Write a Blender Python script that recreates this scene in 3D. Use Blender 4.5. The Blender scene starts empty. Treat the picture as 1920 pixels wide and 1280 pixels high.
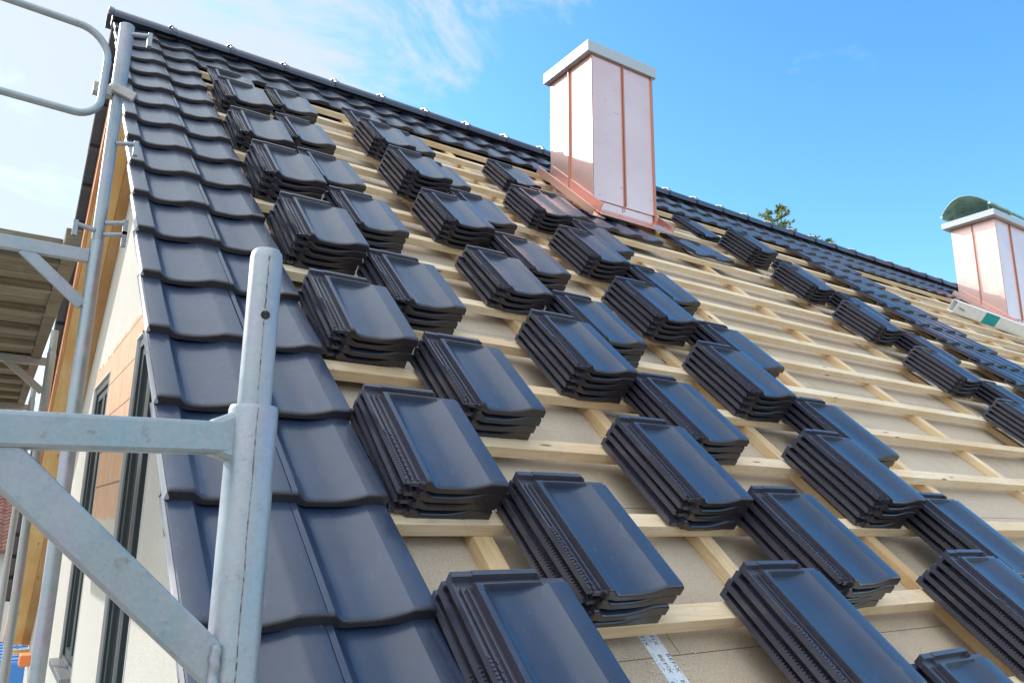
import bpy, bmesh, math, random
from mathutils import Vector, Matrix, Euler
random.seed(7)
R = math.radians
sc = bpy.context.scene
col = sc.collection

# ------------------------------------------------------------------ camera
cam_d = bpy.data.cameras.new('camera')
cam = bpy.data.objects.new('camera', cam_d); col.objects.link(cam)
RX = Vector((0.8344866, -0.5509436, 0.0096538))
RD = Vector((0.1339286, 0.1857984, -0.9734177))
RF = Vector((0.5345046, 0.8135970, 0.2288334))
CAM = Vector((-0.3441353, -1.5130740, 0.1689270))
mw = Matrix((( RX.x, -RD.x, -RF.x, CAM.x), (RX.y, -RD.y, -RF.y, CAM.y), (RX.z, -RD.z, -RF.z, CAM.z), (0, 0, 0, 1)))
cam.matrix_world = mw
cam_d.sensor_fit = 'HORIZONTAL'; cam_d.sensor_width = 36.0
cam_d.lens = 36.0 * 1465.6 / 1920.0
cam_d.clip_start = 0.05; cam_d.clip_end = 2000
sc.camera = cam

# ------------------------------------------------------------------ light
SUN = Vector((-0.43, 0.77, 0.47)).normalized()
sun_el = math.asin(SUN.z); sun_rot = math.atan2(SUN.x, SUN.y)
W = bpy.data.worlds.new('World'); sc.world = W; W.use_nodes = True
nt = W.node_tree; N = nt.nodes; L = nt.links
for n in list(N): N.remove(n)
out = N.new('ShaderNodeOutputWorld'); bg = N.new('ShaderNodeBackground')
sky = N.new('ShaderNodeTexSky'); sky.sky_type = 'NISHITA'; sky.sun_disc = False
sky.sun_elevation = sun_el; sky.sun_rotation = sun_rot
sky.air_density = 1.0; sky.dust_density = 0.6; sky.ozone_density = 2.2
tint = N.new('ShaderNodeHueSaturation'); tint.inputs['Saturation'].default_value = 1.27; tint.inputs['Hue'].default_value = 0.494; tint.inputs['Value'].default_value = 1.12
L.new(sky.outputs[0], tint.inputs['Color'])
tc = N.new('ShaderNodeTexCoord')
mp = N.new('ShaderNodeMapping'); mp.inputs['Rotation'].default_value = (0.5, 0.25, 0.6); mp.inputs['Scale'].default_value = (1.3, 3.2, 4.0)
L.new(tc.outputs['Generated'], mp.inputs[0])
nz = N.new('ShaderNodeTexNoise'); nz.inputs['Scale'].default_value = 2.2; nz.inputs['Detail'].default_value = 9; nz.inputs['Roughness'].default_value = 0.62
nz.inputs['Distortion'].default_value = 0.6
L.new(mp.outputs[0], nz.inputs[0])
def wdot(v, a0, a1, b0, b1):
    d = N.new('ShaderNodeVectorMath'); d.operation = 'DOT_PRODUCT'; d.inputs[1].default_value = Vector(v).normalized()
    L.new(tc.outputs['Generated'], d.inputs[0])
    r = N.new('ShaderNodeMapRange'); r.interpolation_type = 'SMOOTHSTEP'
    for i, q in enumerate((a0, a1, b0, b1)): r.inputs[i + 1].default_value = q
    L.new(d.outputs['Value'], r.inputs[0]); return r.outputs[0]
ad = N.new('ShaderNodeMath'); ad.operation = 'ADD'; nzc = N.new('ShaderNodeMapRange'); nzc.clamp = False; nzc.inputs[1].default_value = 0.3; nzc.inputs[2].default_value = 0.7; nzc.inputs[3].default_value = 0.14; nzc.inputs[4].default_value = 0.86; L.new(nz.outputs[0], nzc.inputs[0]); L.new(nzc.outputs[0], ad.inputs[0]); L.new(wdot((-0.95, 0.0, 0.30), -0.66, 0.04, -0.40, 0.27), ad.inputs[1])
rp = N.new('ShaderNodeValToRGB'); rp.color_ramp.elements[0].position = 0.40; rp.color_ramp.elements[1].position = 0.78
rp.color_ramp.interpolation = 'EASE'
L.new(ad.outputs[0], rp.inputs[0])
cm = N.new('ShaderNodeMath'); cm.operation = 'MULTIPLY'; cm.inputs[1].default_value = 0.92; cmx = N.new('ShaderNodeMath'); cmx.operation = 'MAXIMUM'
L.new(rp.outputs[0], cmx.inputs[0]); L.new(wdot((0.10, -0.93, 0.30), 0.15, 0.80, 0, 0.55), cmx.inputs[1]); L.new(cmx.outputs[0], cm.inputs[0])
cc_ = N.new('ShaderNodeMix'); cc_.data_type = 'RGBA'; cc_.inputs[6].default_value = (2.45, 2.72, 2.85, 1); cc_.inputs[7].default_value = (6.9, 7.15, 7.2, 1)
L.new(wdot((-0.50, -0.20, 0.85), 0.42, 0.95, 0, 1), cc_.inputs[0])  # unseen cloud overhead and to the left, added brighter as neutral fill
mx = N.new('ShaderNodeMix'); mx.data_type = 'RGBA'
L.new(cm.outputs[0], mx.inputs[0]); L.new(tint.outputs[0], mx.inputs[6]); L.new(cc_.outputs[2], mx.inputs[7])
L.new(mx.outputs[2], bg.inputs[0]); bg.inputs[1].default_value = 0.14
L.new(bg.outputs[0], out.inputs[0])
sl = bpy.data.lights.new('sun', 'SUN'); sl.energy = 2.0; sl.angle = R(0.53); sl.color = (1.0, 0.95, 0.88)
so = bpy.data.objects.new('sun', sl); col.objects.link(so)
so.rotation_euler = (-SUN).to_track_quat('-Z', 'Y').to_euler(); so.location = (-5, 6, 8)
sc.view_settings.view_transform = 'Standard'; sc.view_settings.look = 'None'
sc.view_settings.gamma = 1.0; sc.view_settings.use_curve_mapping = False
sc.view_settings.exposure = 1.2

# ------------------------------------------------------------------ roof frame (metres)
TH = 0.7170682; TW = 0.2385569; TD = 0.36           # pitch, tile cover width, course gauge
NB = -0.055                                          # top of battens below the lips of the laid tiles
cT, sT, tT = math.cos(TH), math.sin(TH), math.tan(TH)
def rp3(x, y, n): return Vector((x, y * cT - n * sT, y * sT + n * cT))      # metres along ridge, up slope, normal
def uv(u, v, n): return rp3(u * TW, v * TD, n)
RY, RZ = 16.1 * TD * cT, 16.1 * TD * sT              # ridge line
GX = 0.31                                            # gable wall face
GROUND = -4.6

# ------------------------------------------------------------------ helpers
def tag(o, label=None, cat=None, group=None, kind=None):
    if label: o['label'] = label
    if cat: o['category'] = cat
    if group: o['group'] = group
    if kind: o['kind'] = kind
    return o
def empty(name, loc=(0, 0, 0)):
    o = bpy.data.objects.new(name, None); o.empty_display_size = 0.1; col.objects.link(o); o.location = loc; return o

class MB:
    def __init__(s): s.v = []; s.f = []
    def add(s, vs, fs):
        b = len(s.v); s.v += [tuple(p) for p in vs]; s.f += [tuple(b + i for i in f) for f in fs]; return s
    def hexa(s, p):   # 8 corners: bottom 4 ccw, top 4
        return s.add(p, [(3, 2, 1, 0), (4, 5, 6, 7), (0, 1, 5, 4), (1, 2, 6, 5), (2, 3, 7, 6), (3, 0, 4, 7)])
    def box(s, x0, x1, y0, y1, z0, z1, f=None):
        p = [Vector(q) for q in ((x0, y0, z0), (x1, y0, z0), (x1, y1, z0), (x0, y1, z0), (x0, y0, z1), (x1, y0, z1), (x1, y1, z1), (x0, y1, z1))]
        if f: p = [f(*q) for q in p]
        return s.hexa(p)
    def bar(s, a, b, w, h, up=(0, 0, 1)):            # rectangular bar between two points
        a, b = Vector(a), Vector(b); d = (b - a).normalized(); upv = Vector(up)
        sx = d.cross(upv).normalized(); uz = sx.cross(d).normalized()
        c = [(-w / 2, -h / 2), (w / 2, -h / 2), (w / 2, h / 2), (-w / 2, h / 2)]
        vs = [a + sx * i + uz * j for i, j in c] + [b + sx * i + uz * j for i, j in c]
        return s.add(vs, [(0, 1, 2, 3), (7, 6, 5, 4), (0, 4, 5, 1), (1, 5, 6, 2), (2, 6, 7, 3), (3, 7, 4, 0)])
    def tube(s, pts, r, seg=20, caps=True):
        pts = [Vector(p) for p in pts]; n = len(pts); rs = r if isinstance(r, (list, tuple)) else [r] * n
        b0 = len(s.v); prev = None
        for i, p in enumerate(pts):
            t = (pts[min(i + 1, n - 1)] - pts[max(i - 1, 0)]).normalized()
            if prev is None: a = t.orthogonal().normalized()
            else: a = (prev - t * prev.dot(t)).normalized()
            prev = a; c = t.cross(a)
            for k in range(seg):
                an = 2 * math.pi * k / seg
                s.v.append(tuple(p + (a * math.cos(an) + c * math.sin(an)) * rs[i]))
        for i in range(n - 1):
            for k in range(seg):
                k2 = (k + 1) % seg
                s.f.append((b0 + i * seg + k, b0 + i * seg + k2, b0 + (i + 1) * seg + k2, b0 + (i + 1) * seg + k))
        if caps:
            s.f.append(tuple(b0 + k for k in reversed(range(seg)))); s.f.append(tuple(b0 + (n - 1) * seg + k for k in range(seg)))
        return s
    def prism(s, poly, h0, h1, f):                   # polygon (a,b) extruded from h0 to h1, mapped by f(a,b,h)
        n = len(poly); vs = [f(a, b, h0) for a, b in poly] + [f(a, b, h1) for a, b in poly]
        fs = [tuple(range(n - 1, -1, -1)), tuple(range(n, 2 * n))] + [(i, (i + 1) % n, n + (i + 1) % n, n + i) for i in range(n)]
        return s.add(vs, fs)
    def mesh(s, name, mat, smooth=35):
        me = bpy.data.meshes.new(name); me.from_pydata(s.v, [], s.f); me.update()
        bm = bmesh.new(); bm.from_mesh(me); bmesh.ops.recalc_face_normals(bm, faces=bm.faces); bm.to_mesh(me); bm.free()
        if mat: me.materials.append(mat)
        if smooth:
            me.shade_smooth(); me.set_sharp_from_angle(angle=R(smooth))
        return me
    def build(s, name, mat, parent=None, smooth=35, bevel=0):
        o = bpy.data.objects.new(name, s.mesh(name, mat, smooth)); col.objects.link(o)
        if parent is not None: o.parent = parent
        if bevel:
            m = o.modifiers.new('bevel', 'BEVEL'); m.width = bevel; m.segments = 2; m.limit_method = 'ANGLE'; m.angle_limit = R(40)
        return o

# ------------------------------------------------------------------ materials
def mat(name, base, rough=0.5, metal=0.0, spec=0.5, coat=0, coatr=0.1):
    m = bpy.data.materials.new(name); m.use_nodes = True; b = m.node_tree.nodes['Principled BSDF']
    b.inputs['Base Color'].default_value = (*base, 1); b.inputs['Roughness'].default_value = rough
    b.inputs['Metallic'].default_value = metal; b.inputs['Specular IOR Level'].default_value = spec
    b.inputs['Coat Weight'].default_value = coat; b.inputs['Coat Roughness'].default_value = coatr
    return m
def nd(m, t, **k):
    n = m.node_tree.nodes.new(t)
    for a, b in k.items(): setattr(n, a, b)
    return n
def lk(m, a, b): m.node_tree.links.new(a, b)
def bsdf(m): return m.node_tree.nodes['Principled BSDF']
def coords(m, scale=(1, 1, 1), obj=True, rot=(0, 0, 0), perobj=0.0):
    t = nd(m, 'ShaderNodeTexCoord'); mp = nd(m, 'ShaderNodeMapping'); mp.inputs['Scale'].default_value = scale; mp.inputs['Rotation'].default_value = rot
    lk(m, t.outputs['Object' if obj else 'Generated'], mp.inputs[0])
    if perobj:
        oi = nd(m, 'ShaderNodeObjectInfo'); vm = nd(m, 'ShaderNodeMath', operation='MULTIPLY'); vm.inputs[1].default_value = perobj
        lk(m, oi.outputs['Random'], vm.inputs[0]); lk(m, vm.outputs[0], mp.inputs['Location'])
    return mp.outputs[0]
def noise(m, co, scale, detail=4, rough=0.5, dist=0.0):
    n = nd(m, 'ShaderNodeTexNoise'); n.inputs['Scale'].default_value = scale; n.inputs['Detail'].default_value = detail
    n.inputs['Roughness'].default_value = rough; n.inputs['Distortion'].default_value = dist; lk(m, co, n.inputs[0]); return n.outputs[0]
def ramp(m, fac, stops):
    r = nd(m, 'ShaderNodeValToRGB'); e = r.color_ramp.elements
    while len(e) < len(stops): e.new(0.5)
    for i, (p, c) in enumerate(stops):
        e[i].position = p; e[i].color = (*c, 1) if len(c) == 3 else c
    lk(m, fac, r.inputs[0]); return r.outputs[0]
def mixc(m, fac, a, b, mode='MIX'):
    x = nd(m, 'ShaderNodeMix', data_type='RGBA', blend_type=mode)
    for sock, v in ((x.inputs[0], fac), (x.inputs[6], a), (x.inputs[7], b)):
        if hasattr(v, 'is_output') or hasattr(v, 'links'): lk(m, v, sock)
        elif isinstance(v, (int, float)): sock.default_value = v
        else: sock.default_value = (*v, 1)
    return x.outputs[2]
def bump(m, h, strength=0.3, dist=0.01):
    b = nd(m, 'ShaderNodeBump'); b.inputs['Strength'].default_value = strength; b.inputs['Distance'].default_value = dist
    lk(m, h, b.inputs['Height']); lk(m, b.outputs[0], bsdf(m).inputs['Normal']); return b
def rng(m, f, a, b, c, d):
    x = nd(m, 'ShaderNodeMapRange'); x.inputs[1].default_value = a; x.inputs[2].default_value = b; x.inputs[3].default_value = c; x.inputs[4].default_value = d
    lk(m, f, x.inputs[0]); return x.outputs[0]

# glazed anthracite clay
M_TILE = mat('glazed_tile', (0.03, 0.035, 0.05), 0.32, spec=0.62, coat=0.35, coatr=0.12)
co = coords(M_TILE, perobj=13.0)
f1 = noise(M_TILE, co, 5, 4, 0.6); f2 = noise(M_TILE, co, 190, 2, 0.5); f3 = noise(M_TILE, co, 38, 5, 0.7)
c1 = ramp(M_TILE, f1, [(0.3, (0.017, 0.030, 0.064)), (0.7, (0.027, 0.044, 0.090))])
dust = ramp(M_TILE, f2, [(0.69, (0, 0, 0)), (0.76, (1, 1, 1))])
patch = ramp(M_TILE, f3, [(0.52, (0, 0, 0)), (0.75, (1, 1, 1))])
dm = nd(M_TILE, 'ShaderNodeMath', operation='MULTIPLY'); lk(M_TILE, dust, dm.inputs[0]); lk(M_TILE, patch, dm.inputs[1])
f6 = noise(M_TILE, coords(M_TILE, (3, 1, 1), rot=(0, 0, 0.5), perobj=21.0), 9, 7, 0.75, 1.0); scf = ramp(M_TILE, f6, [(0.58, (0, 0, 0)), (0.80, (0.30, 0.30, 0.30))])
c1 = mixc(M_TILE, scf, c1, (0.22, 0.24, 0.28))
c2 = mixc(M_TILE, dm.outputs[0], c1, (0.35, 0.37, 0.40))
# worn edges: pointiness-free, use sharp ribs by geometry position (flange zone x < -0.238) with brown clay showing
sp = nd(M_TILE, 'ShaderNodeSeparateXYZ'); tcc = nd(M_TILE, 'ShaderNodeTexCoord'); lk(M_TILE, tcc.outputs['Object'], sp.inputs[0])
fl = nd(M_TILE, 'ShaderNodeMath', operation='LESS_THAN'); fl.inputs[1].default_value = -0.2385; lk(M_TILE, sp.outputs[0], fl.inputs[0])
fh = nd(M_TILE, 'ShaderNodeMath', operation='GREATER_THAN'); fh.inputs[1].default_value = 0.389; lk(M_TILE, sp.outputs[1], fh.inputs[0])
fm = nd(M_TILE, 'ShaderNodeMath', operation='MAXIMUM'); lk(M_TILE, fl.outputs[0], fm.inputs[0]); lk(M_TILE, fh.outputs[0], fm.inputs[1])
f5 = noise(M_TILE, co, 60, 6, 0.75); br = ramp(M_TILE, f5, [(0.28, (0.15, 0.15, 0.15)), (0.75, (0.85, 0.85, 0.85))])
bmx = nd(M_TILE, 'ShaderNodeMath', operation='MULTIPLY'); lk(M_TILE, fm.outputs[0], bmx.inputs[0]); lk(M_TILE, br, bmx.inputs[1])
c3 = mixc(M_TILE, bmx.outputs[0], c2, (0.085, 0.068, 0.074))
lp = nd(M_TILE, 'ShaderNodeMapRange'); lp.inputs[1].default_value = 0.001; lp.inputs[2].default_value = 0.011; lp.inputs[3].default_value = 1.0; lp.inputs[4].default_value = 0.0  # lip front: shading put into the colour as a darker, browner tone
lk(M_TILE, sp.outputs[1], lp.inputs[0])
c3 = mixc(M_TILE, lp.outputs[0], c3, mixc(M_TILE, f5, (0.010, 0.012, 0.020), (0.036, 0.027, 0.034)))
lk(M_TILE, c3, bsdf(M_TILE).inputs['Base Color'])
lk(M_TILE, rng(M_TILE, f3, 0.3, 0.75, 0.25, 0.40), bsdf(M_TILE).inputs['Roughness'])
bump(M_TILE, f1, 0.25, 0.004)

M_TILE_V = M_TILE.copy(); M_TILE_V.name = 'glazed_verge_tile'
for n_ in M_TILE_V.node_tree.nodes:
    if n_.type == 'MATH' and n_.operation == 'LESS_THAN': n_.inputs[1].default_value = -9
M_CHEEK = mat('verge_cheek_glare', (0.36, 0.36, 0.39), 0.35, spec=0.7)  # pale grey paints the sun glare into the glazed cheek colour
M_RIDGE = mat('ridge_tile_glaze', (0.03, 0.035, 0.055), 0.35, spec=0.6, coat=0.3)
co = coords(M_RIDGE); lk(M_RIDGE, ramp(M_RIDGE, noise(M_RIDGE, co, 7, 4), [(0.3, (0.022, 0.032, 0.068)), (0.7, (0.038, 0.048, 0.090))]), bsdf(M_RIDGE).inputs['Base Color'])

def wood(name, a, b, c, along='X', knots=True, rough=0.62, perobj=9.0, fine=1.0):
    m = mat(name, a, rough, spec=0.3)
    s = {'X': (0.8, 14, 14), 'Y': (14, 0.8, 14), 'Z': (14, 14, 0.8)}[along]
    co = coords(m, tuple(q * fine for q in s), perobj=perobj)
    g = noise(m, co, 5, 6, 0.65, 1.2); lo = noise(m, coords(m, (1.2, 1.2, 1.2), perobj=perobj), 1.6, 3)
    cc = ramp(m, g, [(0.30, b), (0.52, a), (0.72, c)])
    cc = mixc(m, rng(m, lo, 0.35, 0.7, 0.0, 0.55), cc, b, 'MULTIPLY')
    if knots:
        v = nd(m, 'ShaderNodeTexVoronoi'); v.inputs['Scale'].default_value = 3.4
        ks = {'X': (1, 5, 5), 'Y': (5, 1, 5), 'Z': (5, 5, 1)}[along]
        lk(m, coords(m, ks, perobj=perobj), v.inputs[0])
        kk = ramp(m, v.outputs['Distance'], [(0.055, (1, 1, 1)), (0.11, (0, 0, 0))])
        cc = mixc(m, kk, cc, (0.20, 0.09, 0.04))
    st = noise(m, coords(m, (3, 3, 3), perobj=perobj), 4, 6, 0.8, 0.5)
    cc = mixc(m, ramp(m, st, [(0.54, (0, 0, 0)), (0.72, (0.45, 0.45, 0.45))]), cc, (0.42, 0.36, 0.29))
    oi = nd(m, 'ShaderNodeObjectInfo'); cc = mixc(m, 1.0, cc, ramp(m, oi.outputs['Random'], [(0, (0.88, 0.85, 0.80)), (1, (1.0, 1.0, 1.0))]), 'MULTIPLY')
    lk(m, cc, bsdf(m).inputs['Base Color']); bump(m, g, 0.35, 0.003); return m
M_BAT = wood('batten_pine', (0.86, 0.73, 0.55), (0.77, 0.59, 0.39), (0.92, 0.84, 0.70))
M_CBAT = wood('counter_batten_pine', (0.83, 0.66, 0.43), (0.72, 0.51, 0.29), (0.90, 0.77, 0.56), 'Y')
M_SOFFIT = wood('soffit_board', (0.80, 0.58, 0.30), (0.76, 0.53, 0.26), (0.84, 0.64, 0.36), 'Y', fine=0.6)
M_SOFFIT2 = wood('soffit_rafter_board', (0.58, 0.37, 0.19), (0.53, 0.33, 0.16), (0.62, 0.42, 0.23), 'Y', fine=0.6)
M_BARGE = wood('barge_board', (0.74, 0.36, 0.18), (0.62, 0.28, 0.13), (0.80, 0.45, 0.25), 'Y', knots=False)
M_PLANK = wood('weathered_plank', (0.27, 0.235, 0.185), (0.17, 0.14, 0.10), (0.36, 0.33, 0.27), 'X', rough=0.8, fine=0.7)

M_SHEATH = mat('wood_fibre_board', (0.5, 0.4, 0.3), 0.85, spec=0.15)
co = coords(M_SHEATH); a1 = noise(M_SHEATH, co, 260, 3, 0.7); a2 = noise(M_SHEATH, co, 1.3, 5, 0.6); a3 = noise(M_SHEATH, co, 30, 6, 0.8)
cc = ramp(M_SHEATH, a1, [(0.25, (0.38, 0.31, 0.235)), (0.5, (0.54, 0.455, 0.36)), (0.75, (0.68, 0.58, 0.47))])
cc = mixc(M_SHEATH, rng(M_SHEATH, a2, 0.35, 0.7, 0.0, 0.6), cc, (0.82, 0.76, 0.70), 'MULTIPLY')
cc = mixc(M_SHEATH, ramp(M_SHEATH, a3, [(0.70, (0, 0, 0)), (0.78, (0.7, 0.7, 0.7))]), cc, (0.22, 0.15, 0.09))
cc = mixc(M_SHEATH, ramp(M_SHEATH, noise(M_SHEATH, co, 5, 7, 0.75), [(0.5, (0, 0, 0)), (0.72, (0.40, 0.40, 0.40))]), cc, (0.30, 0.24, 0.18))
lk(M_SHEATH, cc, bsdf(M_SHEATH).inputs['Base Color']); bump(M_SHEATH, a1, 0.4, 0.002)

M_COPPER = mat('copper_sheet', (0.93, 0.62, 0.50), 0.22, metal=1.0)
co = coords(M_COPPER); g1 = noise(M_COPPER, co, 2.4, 4, 0.6); g2 = noise(M_COPPER, coords(M_COPPER, (14, 14, 2.5)), 5, 5, 0.75); g3 = noise(M_COPPER, co, 16, 6, 0.75, 0.5)
cc = ramp(M_COPPER, g1, [(0.3, (0.88, 0.57, 0.49)), (0.7, (0.93, 0.65, 0.58))])
g5 = noise(M_COPPER, coords(M_COPPER, (3, 3, 9), rot=(0.5, 0.3, 0.2)), 3.2, 3, 0.5, 1.5)
sm_ = mth0 = ramp(M_COPPER, g5, [(0.665, (0, 0, 0)), (0.70, (0.5, 0.5, 0.5))])
cc = mixc(M_COPPER, sm_, cc, (0.62, 0.40, 0.36))
lk(M_COPPER, cc, bsdf(M_COPPER).inputs['Base Color'])
lk(M_COPPER, rng(M_COPPER, g1, 0.3, 0.8, 0.34, 0.40), bsdf(M_COPPER).inputs['Roughness'])
g4 = noise(M_COPPER, co, 1.5, 1, 0.4); bump(M_COPPER, g4, 0.15, 0.03)

M_SEAM = mat('copper_seam', (0.48, 0.27, 0.21), 0.45, metal=1.0)
M_ALU = mat('aluminium_cap', (0.46, 0.50, 0.53), 0.45, metal=0.3)
M_PATINA = mat('green_patina', (0.16, 0.30, 0.24), 0.6, metal=0.3)
co = coords(M_PATINA); lk(M_PATINA, ramp(M_PATINA, noise(M_PATINA, co, 8, 5, 0.7), [(0.35, (0.20, 0.33, 0.27)), (0.6, (0.40, 0.58, 0.49))]), bsdf(M_PATINA).inputs['Base Color'])

def galv(name, base=(0.30, 0.335, 0.375), metal=0.5, rough=0.42, rust=0.5):
    m = mat(name, base, rough, metal=metal)
    co = coords(m); v = nd(m, 'ShaderNodeTexVoronoi'); v.inputs['Scale'].default_value = 260; lk(m, co, v.inputs[0])
    g = noise(m, co, 14, 5, 0.65); h = noise(m, co, 55, 6, 0.8, 0.4)
    sepc = nd(m, 'ShaderNodeSeparateColor'); lk(m, v.outputs['Color'], sepc.inputs[0])
    b = ramp(m, sepc.outputs[0], [(0, tuple(q * 0.94 for q in base)), (1, tuple(min(1, q * 1.05) for q in base))])
    b = mixc(m, rng(m, g, 0.4, 0.7, 0, 0.5), b, (0.42, 0.47, 0.52))
    b = mixc(m, ramp(m, h, [(0.58, (0, 0, 0)), (0.68, (rust, rust, rust))]), b, (0.17, 0.12, 0.10))
    tn = noise(m, coords(m, (1, 1, .35)), 17, 4, 0.6, 0.8); b = mixc(m, 1.0, b, ramp(m, tn, [(0.36, (0.88, 0.98, 1.0)), (0.52, (1.0, 0.99, 0.98)), (0.64, (1.08, 0.97, 1.04))]), 'MULTIPLY')
    lk(m, b, bsdf(m).inputs['Base Color']); lk(m, rng(m, g, 0.3, 0.7, rough - 0.1, rough + 0.15), bsdf(m).inputs['Roughness'])
    bump(m, h, 0.12, 0.002); return m
M_GALV = galv('galvanised_steel'); M_GALV2 = galv('old_galvanised_steel', (0.40, 0.39, 0.37), 0.4, 0.5, 0.6)
M_CLIP = mat('ridge_clip_metal', (0.42, 0.41, 0.40), 0.5, metal=0.8)
M_DARK = mat('dark_void', (0.015, 0.015, 0.018), 0.8)
M_FRAME = mat('anthracite_window_frame', (0.035, 0.05, 0.06), 0.35, spec=0.5)
M_GLASS = mat('window_glass', (0.02, 0.03, 0.035), 0.03, spec=0.9, coat=1.0, coatr=0.02)
M_SILL = mat('grey_sill_metal', (0.20, 0.22, 0.24), 0.4, metal=0.4)
M_LINING = mat('pale_reveal_lining', (0.62, 0.64, 0.64), 0.6)

# gable wall: render torn off around the clay blocks
M_WALL = mat('gable_render_and_block', (0.8, 0.78, 0.72), 0.9, spec=0.2)
co = coords(M_WALL); s = nd(M_WALL, 'ShaderNodeSeparateXYZ'); lk(M_WALL, co, s.inputs[0])
w1 = noise(M_WALL, co, 7, 6, 0.7, 0.4); w2 = noise(M_WALL, co, 140, 3, 0.6); w3 = noise(M_WALL, co, 1.1, 3)
def mth(m, op, a, b=None):
    n = nd(m, 'ShaderNodeMath', operation=op)
    for i, q in enumerate((a, b)):
        if q is None: continue
        if isinstance(q, (int, float)): n.inputs[i].default_value = q
        else: lk(m, q, n.inputs[i])
    return n.outputs[0]
jit = mth(M_WALL, 'MULTIPLY', mth(M_WALL, 'SUBTRACT', w1, 0.5), 0.22)
yj = mth(M_WALL, 'ADD', s.outputs[1], jit); zj = mth(M_WALL, 'ADD', s.outputs[2], mth(M_WALL, 'MULTIPLY', jit, 0.9))
def band(v, a, b): return mth(M_WALL, 'MULTIPLY', mth(M_WALL, 'GREATER_THAN', v, a), mth(M_WALL, 'LESS_THAN', v, b))
core = mth(M_WALL, 'MULTIPLY', band(yj, 3.45, 4.99), band(zj, 0.19, 1.43))
lint = mth(M_WALL, 'MULTIPLY', band(yj, 2.4, 6.05), band(zj, 1.2, 1.40))
msk = mth(M_WALL, 'MAXIMUM', core, lint)
rend = ramp(M_WALL, w2, [(0.3, (0.50, 0.485, 0.45)), (0.7, (0.66, 0.645, 0.61))])
rend = mixc(M_WALL, rng(M_WALL, w3, 0.4, 0.65, 0, 0.5), rend, (0.86, 0.84, 0.80), 'MULTIPLY')
fy = mth(M_WALL, 'FRACT', mth(M_WALL, 'MULTIPLY', s.outputs[1], 26.0)); gro = mth(M_WALL, 'LESS_THAN', fy, 0.10)
fz = mth(M_WALL, 'FRACT', mth(M_WALL, 'ADD', mth(M_WALL, 'MULTIPLY', mth(M_WALL, 'ADD', s.outputs[2], mth(M_WALL, 'MULTIPLY', jit, 0.05)), 4.0), 0.4)); jz = mth(M_WALL, 'LESS_THAN', fz, 0.045)
row = mth(M_WALL, 'FLOOR', mth(M_WALL, 'ADD', mth(M_WALL, 'MULTIPLY', s.outputs[2], 4.0), 0.4))
fyy = mth(M_WALL, 'FRACT', mth(M_WALL, 'ADD', mth(M_WALL, 'MULTIPLY', s.outputs[1], 2.02), mth(M_WALL, 'MULTIPLY', row, 0.37))); jy = mth(M_WALL, 'LESS_THAN', fyy, 0.018)
blk = ramp(M_WALL, w1, [(0.3, (0.66, 0.40, 0.26)), (0.7, (0.76, 0.50, 0.35))])
blk = mixc(M_WALL, mth(M_WALL, 'MULTIPLY', gro, 0.35), blk, (0.45, 0.24, 0.15))
blk = mixc(M_WALL, mth(M_WALL, 'MULTIPLY', mth(M_WALL, 'MAXIMUM', jz, jy), 0.85), blk, (0.22, 0.13, 0.09))
# a rough mortar rim where the render is torn
edge = mth(M_WALL, 'MAXIMUM', mth(M_WALL, 'MULTIPLY', band(yj, 3.40, 5.06), band(zj, 0.15, 1.49)), mth(M_WALL, 'MULTIPLY', band(yj, 2.4, 6.1), band(zj, 1.15, 1.45)))
cw = mixc(M_WALL, edge, rend, mixc(M_WALL, w1, (0.50, 0.45, 0.36), (0.75, 0.70, 0.60)))
cw = mixc(M_WALL, msk, cw, blk)
lk(M_WALL, cw, bsdf(M_WALL).inputs['Base Color'])
hh = mth(M_WALL, 'SUBTRACT', mth(M_WALL, 'MULTIPLY', w2, 0.3), mth(M_WALL, 'MULTIPLY', msk, 1.0)); bump(M_WALL, hh, 0.7, 0.012)

M_PLASTER = mat('pale_render', (0.72, 0.70, 0.65), 0.9, spec=0.2)
M_TAPE = mat('printed_tape', (0.70, 0.76, 0.86), 0.35)
co = coords(M_TAPE); lk(M_TAPE, ramp(M_TAPE, noise(M_TAPE, co, 60, 3), [(0.35, (0.62, 0.70, 0.82)), (0.6, (0.76, 0.81, 0.90))]), bsdf(M_TAPE).inputs['Base Color'])
M_INK = mat('tape_ink', (0.03, 0.04, 0.09), 0.5)
M_INK2 = mat('faint_tape_ink', (0.30, 0.36, 0.48), 0.5)
M_TEAL = mat('teal_sticker', (0.0, 0.36, 0.38), 0.4)
M_LADDER = mat('ladder_aluminium', (0.88, 0.89, 0.90), 0.45, metal=0.0)
co = coords(M_LADDER); lk(M_LADDER, ramp(M_LADDER, noise(M_LADDER, co, 18, 5, 0.7), [(0.35, (0.78, 0.80, 0.82)), (0.6, (0.88, 0.90, 0.92))]), bsdf(M_LADDER).inputs['Base Color'])
M_GROUND = mat('site_ground', (0.20, 0.16, 0.12), 0.95, spec=0.1)
co = coords(M_GROUND); lk(M_GROUND, ramp(M_GROUND, noise(M_GROUND, co, 1.2, 8, 0.7), [(0.35, (0.16, 0.16, 0.11)), (0.5, (0.32, 0.29, 0.23)), (0.7, (0.45, 0.42, 0.37))]), bsdf(M_GROUND).inputs['Base Color'])
M_OLDROOF = mat('old_clay_pantiles', (0.26, 0.12, 0.09), 0.8, spec=0.2)
co = coords(M_OLDROOF, perobj=3); lk(M_OLDROOF, ramp(M_OLDROOF, noise(M_OLDROOF, co, 3.5, 6, 0.8), [(0.3, (0.12, 0.07, 0.07)), (0.5, (0.27, 0.13, 0.10)), (0.72, (0.40, 0.20, 0.14))]), bsdf(M_OLDROOF).inputs['Base Color'])
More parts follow.
